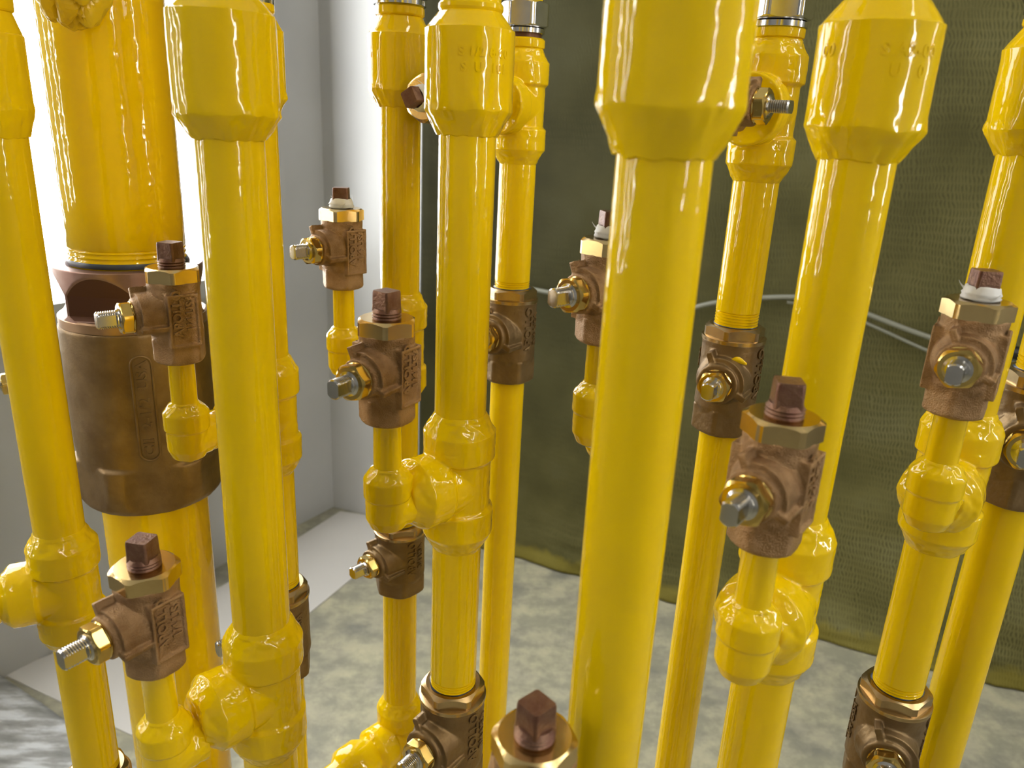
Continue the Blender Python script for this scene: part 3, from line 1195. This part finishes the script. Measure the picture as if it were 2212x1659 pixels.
# --- P1
rho, az = .471, -33.35
zv1 = zat(rho, az, 1655)
tc = tee_center(rho, az, 1203)
t = riser('leftmost yellow riser with a tee branching off the left edge', rho, az, zv1 - .004, 0,
          coupling=(rim(rho, az, 237), rim(rho, az, 70), edgeR(.471, -33.35, 75, 237), .0125, .0095, (.0150, .009)), tee=tc, thread=5, tee_az=math.radians(207))
X, Y = pos(rho, az)
o = part(t.children[0], t) if False else None
# its branch leaves the picture: socket reducer and pipe
b = bmesh.new()
lathe(b, [(RP * .8, .030), (.0150, .037), (.0165, .044), (.0165, .060), (.0125, .068), (RN, .070), (RN, .11)], 64, ALONG_X,
      lambda r, tt, z: (r + .0004 * noise.noise(Vector((math.cos(tt) * 2, math.sin(tt) * 2, z * 90))), z))
o = link('branch_reducer', b, PAINT, t, True, 50)
o.location = (0, 0, tc - (zv1 - .004))
o.rotation_euler = (0, 0, math.radians(207))
place_valve(MAIN, (X, Y, zv1 - .0705), 225, 'bronze line valve whose rim shows at the bottom left corner', 'bronze line valves')
lower_pipe('yellow pipe below the bottom left valve', rho, az, zv1 - .0675)

# valve peeping out left of P1
naz = azimuth(100, 845)
nr = .66
vx, vy = pos(nr, naz)
zst = zat(nr - .02, azimuth(12, 847), 847)
t = thing('gas_pipe', (vx, vy, 0), 'thin yellow pipe hidden behind the leftmost riser', 'pipe', 'yellow gas risers')
b = bmesh.new()
lathe(b, [(RN, 0), (RN, zst - .0262 + .002)], 48)
link('straight_pipe', b, PAINT, t, True)
place_valve(SMALL, (vx, vy, zst - .0262), 213, 'bronze valve hidden behind the leftmost riser, only its gland nut at the left edge', 'small bronze test valves')

# --- P2: the 2-1/2 inch line
rho, az = .579, -27.0
RB = .0365
X, Y = pos(rho, az)
z_cap = zat(rho, az, 592, .047)
z_ring1 = zat(rho, az, 702, .047)
z_ring0 = zat(rho, az, 724, .047)
z_bot = zat(rho, az, 1027, .046)
z_end = zat(rho, az, 1117, .048)
Rc = edgeR(rho, az, 118, 640)
Rb = edgeR(rho, az, 150, 870) if False else edgeR(rho, az, 123, 712) * .995
Rh = .0500
t = thing('gas_pipe', (X, Y, z_cap - .01), 'thick yellow main pipe rising from the huge bronze valve', 'pipe')
link('straight_pipe', pipe_bm(RB, 0, H0 + .36 - z_cap + .01, 7, 0, .0031, 112), PAINT, t, True, 50)
t = thing('gas_pipe', (X, Y, 0), 'thick yellow main pipe below the huge bronze valve', 'pipe')
link('straight_pipe', pipe_bm(RB, 0, z_end + .004, 0, 2, .0031, 112), PAINT, t, True, 50)

v = thing('main_valve', (X, Y, z_end), 'huge dull bronze valve on the thick yellow pipe', 'valve')
z0 = z_end
b = bmesh.new()
facing = math.atan2(-Y, -X)
def lowoct(r, tt, z):
    return min(r, ngon_r(tt, Rh * 1.84, 6, facing + .03)), z
hb = z_bot - z0
prof = [(Rh * .86, 0), (Rh * .93, .0015), (Rh * .97, .005), (Rh, hb * .5), (Rh, hb * .8), (Rh * .99, hb + .004)]
lathe(b, prof, 144, None, lowoct)
hr = z_ring0 - z0
prof = [(Rh * .80, hb - .004), (Rh * .93, hb + .0005), (Rb * .985, hb + .006), (Rb, hb + .016), (Rb, hb + .03), (Rb, hr * .8), (Rb, hr - .001), (Rb * .99, hr)]
lathe(b, prof, 144)
body = link('valve_body', remesh(b, .0011, 'main_body', 2, lumpy(7, .0003, 60)), BRONZE_DARK, v, True)
# raised pill-shaped border and size marking
zc_ = zat(rho, az, 885, Rb) - z0
hh = (zat(rho, az, 768, Rb) - zat(rho, az, 1003, Rb)) / 2 - .0018
wv = .0062
b = bmesh.new()
nn = 96
def pill(s):
    # rounded slot outline
    peri = []
    for i in range(nn):
        q = i / nn
        a = 2 * PI * q
        x = wv * math.cos(a)
        y = wv * math.sin(a)
        y += (hh - wv) * (1 if math.sin(a) >= 0 else -1)
        peri.append((x, y))
    return peri
pts = pill(0)
rings = []
wdt = .0008
for (x, y) in pts:
    cx, cy = (x, y)
    n_ = Vector((x, y - ((hh - wv) if y > 0 else -(hh - wv)))).normalized()
    row = []
    for off, h_ in ((-wdt * 1.3, -.001), (-wdt, .0006), (0, .0010), (wdt, .0006), (wdt * 1.3, -.001)):
        row.append((x + n_.x * off, y + n_.y * off, h_))
    rings.append([b.verts.new((Rb + h_ * 1.0, px_, py_)) for px_, py_, h_ in row])
for i in range(nn):
    a_, b_ = rings[i], rings[(i + 1) % nn]
    for q in range(4):
        b.faces.new((a_[q], a_[q + 1], b_[q + 1], b_[q]))
for vt_ in b.verts:      # wrap on the barrel
    r_ = vt_.co.x
    th = vt_.co.y / Rb
    vt_.co.x, vt_.co.y = r_ * math.cos(th), r_ * math.sin(th)
o = link('raised_border', b, BRONZE_DARK, body, True)
o.location = (0, 0, zc_)
o.rotation_euler = (0, 0, facing)
tb = text_mesh([('CII  2-1/2  USA', 0, .0092)], 1, .0005, 1.0, .0001)
xs = [q.co.x for q in tb.verts]
k_ = (2 * hh - .006) / (max(xs) - min(xs))
for q in tb.verts:
    q.co.x *= k_
for q in tb.verts:
    x, y, z = q.co
    # reading direction up the barrel, letter tops to the left as seen
    th = -y / Rb * -1
    r_ = Rb + z
    q.co = Vector((r_ * math.cos(-y / Rb), r_ * math.sin(-y / Rb), x))
o = link('cast_lettering', tb, BRONZE_DARK, body, False)
o.location = (0, 0, zc_)
o.rotation_euler = (0, 0, facing)
# flange ring + hexagon end piece with flats sunk into a round boss
b = bmesh.new()
hr1 = z_ring1 - z0
hc = z_cap - z0
lathe(b, [(Rc * .93, hr - .001), (Rc * 1.01, hr), (Rc * 1.01, hr1 - .001), (Rc * .98, hr1)], 144)
link('flange_ring', b, mat_metal('worn_bronze_ring', (0.42, 0.26, 0.15), 0.35, 0.8), v, True, 30)
b = bmesh.new()
phx = facing - math.radians(27)
def hx_(r, tt, z):
    u = ngon_r(tt, Rc * 1.74, 6, phx)
    lim = u + max(0, z - (hc - .0165)) * .43 + max(0, hr1 + .003 - z) * .8
    return min(r, lim), z
prof = [(RB * .9, hr1 - .001), (Rc, hr1 - .0005)] + [(Rc, lerp(hr1, hc - .0005, q / 40)) for q in range(41)] + [(Rc * .99, hc), (RB * 1.03, hc + .0001), (RB * .9, hc - .004)]
lathe(b, prof, 300, None, hx_, cap=False)
o = link('end_piece', b, mat_metal('dull_bronze_cap', (0.36, 0.235, 0.20), 0.42, 0.75, dark=(0.25, 0.14, 0.11), dscale=30), v, True, 14)
nt_ = o.data.materials[0].node_tree
tc_ = nt_.nodes.new('ShaderNodeTexCoord')
sp_ = nt_.nodes.new('ShaderNodeSeparateXYZ')
nt_.links.new(tc_.outputs['Object'], sp_.inputs[0])
def mth(op, a__, b__=None):
    n__ = nt_.nodes.new('ShaderNodeMath')
    n__.operation = op
    for i__, q__ in enumerate((a__, b__)):
        if q__ is None:
            continue
        if isinstance(q__, (int, float)):
            n__.inputs[i__].default_value = q__
        else:
            nt_.links.new(q__, n__.inputs[i__])
    return n__.outputs[0]
rad_ = mth('SQRT', mth('ADD', mth('POWER', sp_.outputs[0], 2.0), mth('POWER', sp_.outputs[1], 2.0)))
flat_ = mth('MULTIPLY', mth('MULTIPLY', mth('LESS_THAN', rad_, Rc * .988), mth('LESS_THAN', sp_.outputs[2], hc - .001)), mth('GREATER_THAN', sp_.outputs[2], hr1 + .0006))
bs_ = nt_.nodes['Principled BSDF']
old_ = bs_.inputs['Base Color'].links[0].from_socket
mx_ = nt_.nodes.new('ShaderNodeMix')
mx_.data_type = 'RGBA'
nt_.links.new(flat_, mx_.inputs[0])
nt_.links.new(old_, mx_.inputs[6])
mx_.inputs[7].default_value = (0.105, 0.045, 0.026, 1)          # rough foundry-dark flats
nt_.links.new(mx_.outputs[2], bs_.inputs['Base Color'])
b = bmesh.new()
lathe(b, [(RB * 1.0, hc + .0006), (RB * 1.04, hc + .0010), (RB * 1.0, hc + .004)], 112, None,
      lambda r, tt, z: (r + .0012 * max(0, noise.noise(Vector((math.cos(tt) * 1.6, math.sin(tt) * 1.6, 4)))), z), cap=False)
link('thread_sealant', b, DOPE, v, True)

# painted foil bundle hanging before the thick pipe at the top edge
fa = azimuth(158, 8)
fr = rho - RB - .012
fx, fy = pos(fr, fa)
b = bmesh.new()
bmesh.ops.create_icosphere(b, subdivisions=5, radius=1)
for q in b.verts:
    n_ = q.co.normalized()
    c_ = noise.voronoi(n_ * .95 + Vector((4.3, 5, 1)))[0]
    k2 = (c_[1] - c_[0])
    rr = 1 - .20 * math.exp(-k2 * 16) + .12 * noise.noise(n_ * 2.3) + .03 * noise.noise(n_ * 7)
    q.co = Vector((n_.x * .0222 * rr, n_.y * .0115 * rr, n_.z * .030 * rr))
o = link('foil_wrap', b, mat_plain('yellow_sprayed_foil', (0.62, 0.44, 0.015), 0.28), None, False)
o.location = (fx, fy, zat(fr, fa, 58) + .0275)
o.rotation_euler = (0, 0, math.radians(-fa))
tag(o, 'crumpled paint-covered foil bundle on the thick pipe at the top edge', 'foil')

# sealant smears where risers screw into the line valves
# ------------------------------------------------------------------ floor things
def slab(name, pts, z, h, mat, label, cat, wob=0.0):
    b = bmesh.new()
    lo = [b.verts.new((p.x, p.y, z)) for p in pts]
    hi = [b.verts.new((p.x, p.y, z + h)) for p in pts]
    b.faces.new(lo)
    b.faces.new(hi)
    for i in range(len(pts)):
        j = (i + 1) % len(pts)
        b.faces.new((lo[i], lo[j], hi[j], hi[i]))
    return tag(link(name, b, mat, None, False), label, cat)

PAPER = mat_plain('pale_floor_paper', (0.60, 0.58, 0.55), 0.6, scale=3)
pp = [floor_at(735, 1106), floor_at(905, 1132), floor_at(640, 1350), floor_at(284, 1590), floor_at(5, 1458), floor_at(480, 1268)]
slab('floor_paper', pp, .0, .003, PAPER, 'pale grey sheet of floor paper along the white wall', 'paper')

def mat_foil():
    m, nt, b_ = nodes('streaked_plastic_film')
    v_ = coords(nt, (1, 4, 1), world=True)
    c = ramp(nt, noise_tex(nt, v_, 9, 6, 0.65), [(0.35, (0.20, 0.205, 0.19)), (0.5, (0.34, 0.34, 0.33)), (0.62, (0.62, 0.64, 0.66))])
    nt.links.new(c, b_.inputs['Base Color'])
    b_.inputs['Roughness'].default_value = 0.3
    bump(nt, b_, noise_tex(nt, v_, 14, 5), 0.6, 0.01)
    return m
b = bmesh.new()
q0, q1, q2, q3 = floor_at(-5, 1462), floor_at(300, 1672), floor_at(120, 2000), floor_at(-420, 1640)
g = []
for j in range(31):
    row = []
    for i in range(31):
        p = q0.lerp(q1, i / 30).lerp(q3.lerp(q2, i / 30), j / 30)
        p.z = .004 + .004 * (1 + noise.noise(p * 9))
        row.append(b.verts.new(p))
    g.append(row)
for j in range(30):
    for i in range(30):
        b.faces.new((g[j][i], g[j][i + 1], g[j + 1][i + 1], g[j + 1][i]))
o = tag(link('plastic_sheet', b, mat_foil(), None, True), 'streaky shiny plastic sheet on the floor in the lower left corner', 'plastic sheet')
md = o.modifiers.new('thick', 'SOLIDIFY')
md.thickness = .001

# rods that hold the matting
def onwall(x, y, d=.075):
    r = ray(x, y)
    nrm = Vector((UB.y, -UB.x))
    if nrm.dot(VL) < 0:
        nrm = -nrm
    base = C0 + nrm * d
    o2 = Vector((0, 0))
    dv = Vector((r.x, r.y))
    det = dv.x * -UB.y + dv.y * UB.x
    rr = base - o2
    s = (rr.x * -UB.y + rr.y * UB.x) / det
    return Vector((r.x * s, r.y * s, H0 + r.z * s))

def tube_along(pts, r, name, mat):
    cu = bpy.data.curves.new(name, 'CURVE')
    cu.dimensions = '3D'
    sp = cu.splines.new('NURBS')
    sp.points.add(len(pts) - 1)
    for q, p in zip(sp.points, pts):
        q.co = (*p, 1)
    sp.use_endpoint_u = True
    sp.order_u = 3
    cu.bevel_depth = r
    cu.bevel_resolution = 4
    o = bpy.data.objects.new('tmp', cu)
    COL.objects.link(o)
    dg = bpy.context.evaluated_depsgraph_get()
    me = bpy.data.meshes.new_from_object(o.evaluated_get(dg))
    bpy.data.objects.remove(o)
    me.name = name
    me.materials.clear()
    me.materials.append(mat)
    return link(name, me, None, None, True)

HOSE = mat_plain('dusty_white_hose', (0.17, 0.17, 0.13), 0.5)
ps = [onwall(x, y) for x, y in ((1075, 610), (1110, 616), (1150, 625), (1230, 640), (1310, 690), (1400, 700), (1505, 660), (1600, 645), (1720, 640), (1800, 648), (1885, 683), (2000, 727), (2110, 760), (2230, 790))]
tag(tube_along(ps, .0052, 'white_hose', HOSE), 'thin dusty white hose sagging across the olive matting', 'hose')
ps = [onwall(x, y, .07) for x, y in ((1700, 652), (1790, 665), (1885, 703), (2000, 757), (2110, 800), (2230, 850))]
tag(tube_along(ps, .0035, 'white_hose', HOSE), 'second thinner white hose just below the first at the right', 'hose')
BLACKM = mat_plain('black_rubber', (0.006, 0.006, 0.006), 0.4)
ps = [onwall(x, y, .085) for x, y in ((2165, 760), (2200, 762), (2260, 768))]
tag(tube_along(ps, .0125, 'black_hose', BLACKM), 'short black hose end between the two rightmost risers', 'hose')

# branch of the low tee under the white-corner riser
rho, az, tz = BR5
X, Y = pos(rho, az)
for c_ in bpy.data.objects:
    pass
b = bmesh.new()
lathe(b, [(RP * .9, .028), (.0160, .036), (.0185, .042), (.0190, .052), (.0185, .058), (.0150, .062), (RP, .065), (RP, .073)], 64, ALONG_X,
      lambda r, tt, z: (r + (.0009 if .03 < z < .075 else 0) * noise.noise(Vector((math.cos(tt) * 2, math.sin(tt) * 2, z * 120))), z))
low = [o for o in bpy.data.objects if o.get('label', '').startswith('yellow pipe running down to a tee')][0]
o = link('branch_pipe', b, PAINT, low, True, 50)
o.location = (0, 0, tz)
o.rotation_euler = (0, 0, math.radians(232))

# cast marks standing under the paint on two sleeves
def marks(t, zb, rho, az, y, lines, R, daz=0.0):
    tb = text_mesh(lines, 1, .00022, 1.1, .0001)
    zc = zat(rho, az, y) - zb
    X, Y = pos(rho, az)
    fc = math.atan2(-Y, -X) + daz
    for q in tb.verts:
        x, yy, z = q.co
        r_ = R + z
        q.co = Vector((r_ * math.cos(x / R), r_ * math.sin(x / R), yy))
    o = link('cast_marks', tb, PAINT, [c for c in t.children if c.name.startswith('reducer')][0], False)
    o.location = (0, 0, zc)
    o.rotation_euler = (0, 0, fc)
marks(P6T, P6Z, .375, -4.0, 133, [('S 1/2 8-00', .0026, .0052), ('S  U  101', -.0036, .0052)], .0201, .35)
marks(P10T, 0.0, .314, 22.5, 130, [('00', .0016, .0056)], .0200, -.85)
marks(P10T, 0.0, .314, 22.5, 130, [('S A2-00', .0016, .0056), ('U   0', -.0046, .0056)], .0200, .55)

# dark sealant rings where threaded ends enter the line valves
for o in list(bpy.data.objects):
    if o.name.startswith('ball_valve') and o.get('group') == 'bronze line valves':
        b = bmesh.new()
        zt = MAIN.L + MAIN.capH
        sd = o.location.x * 90
        lathe(b, [(RP - .0022, zt - .001), (RP + .0002, zt + .0002), (RP - .0022, zt + .0012)], 64, None,
              lambda r, tt, z: (r + .0016 * noise.noise(Vector((math.cos(tt) * 1.6 + sd, math.sin(tt) * 1.6, 1))), z), cap=False)
        link('thread_sealant', b, DOPE, o, True)
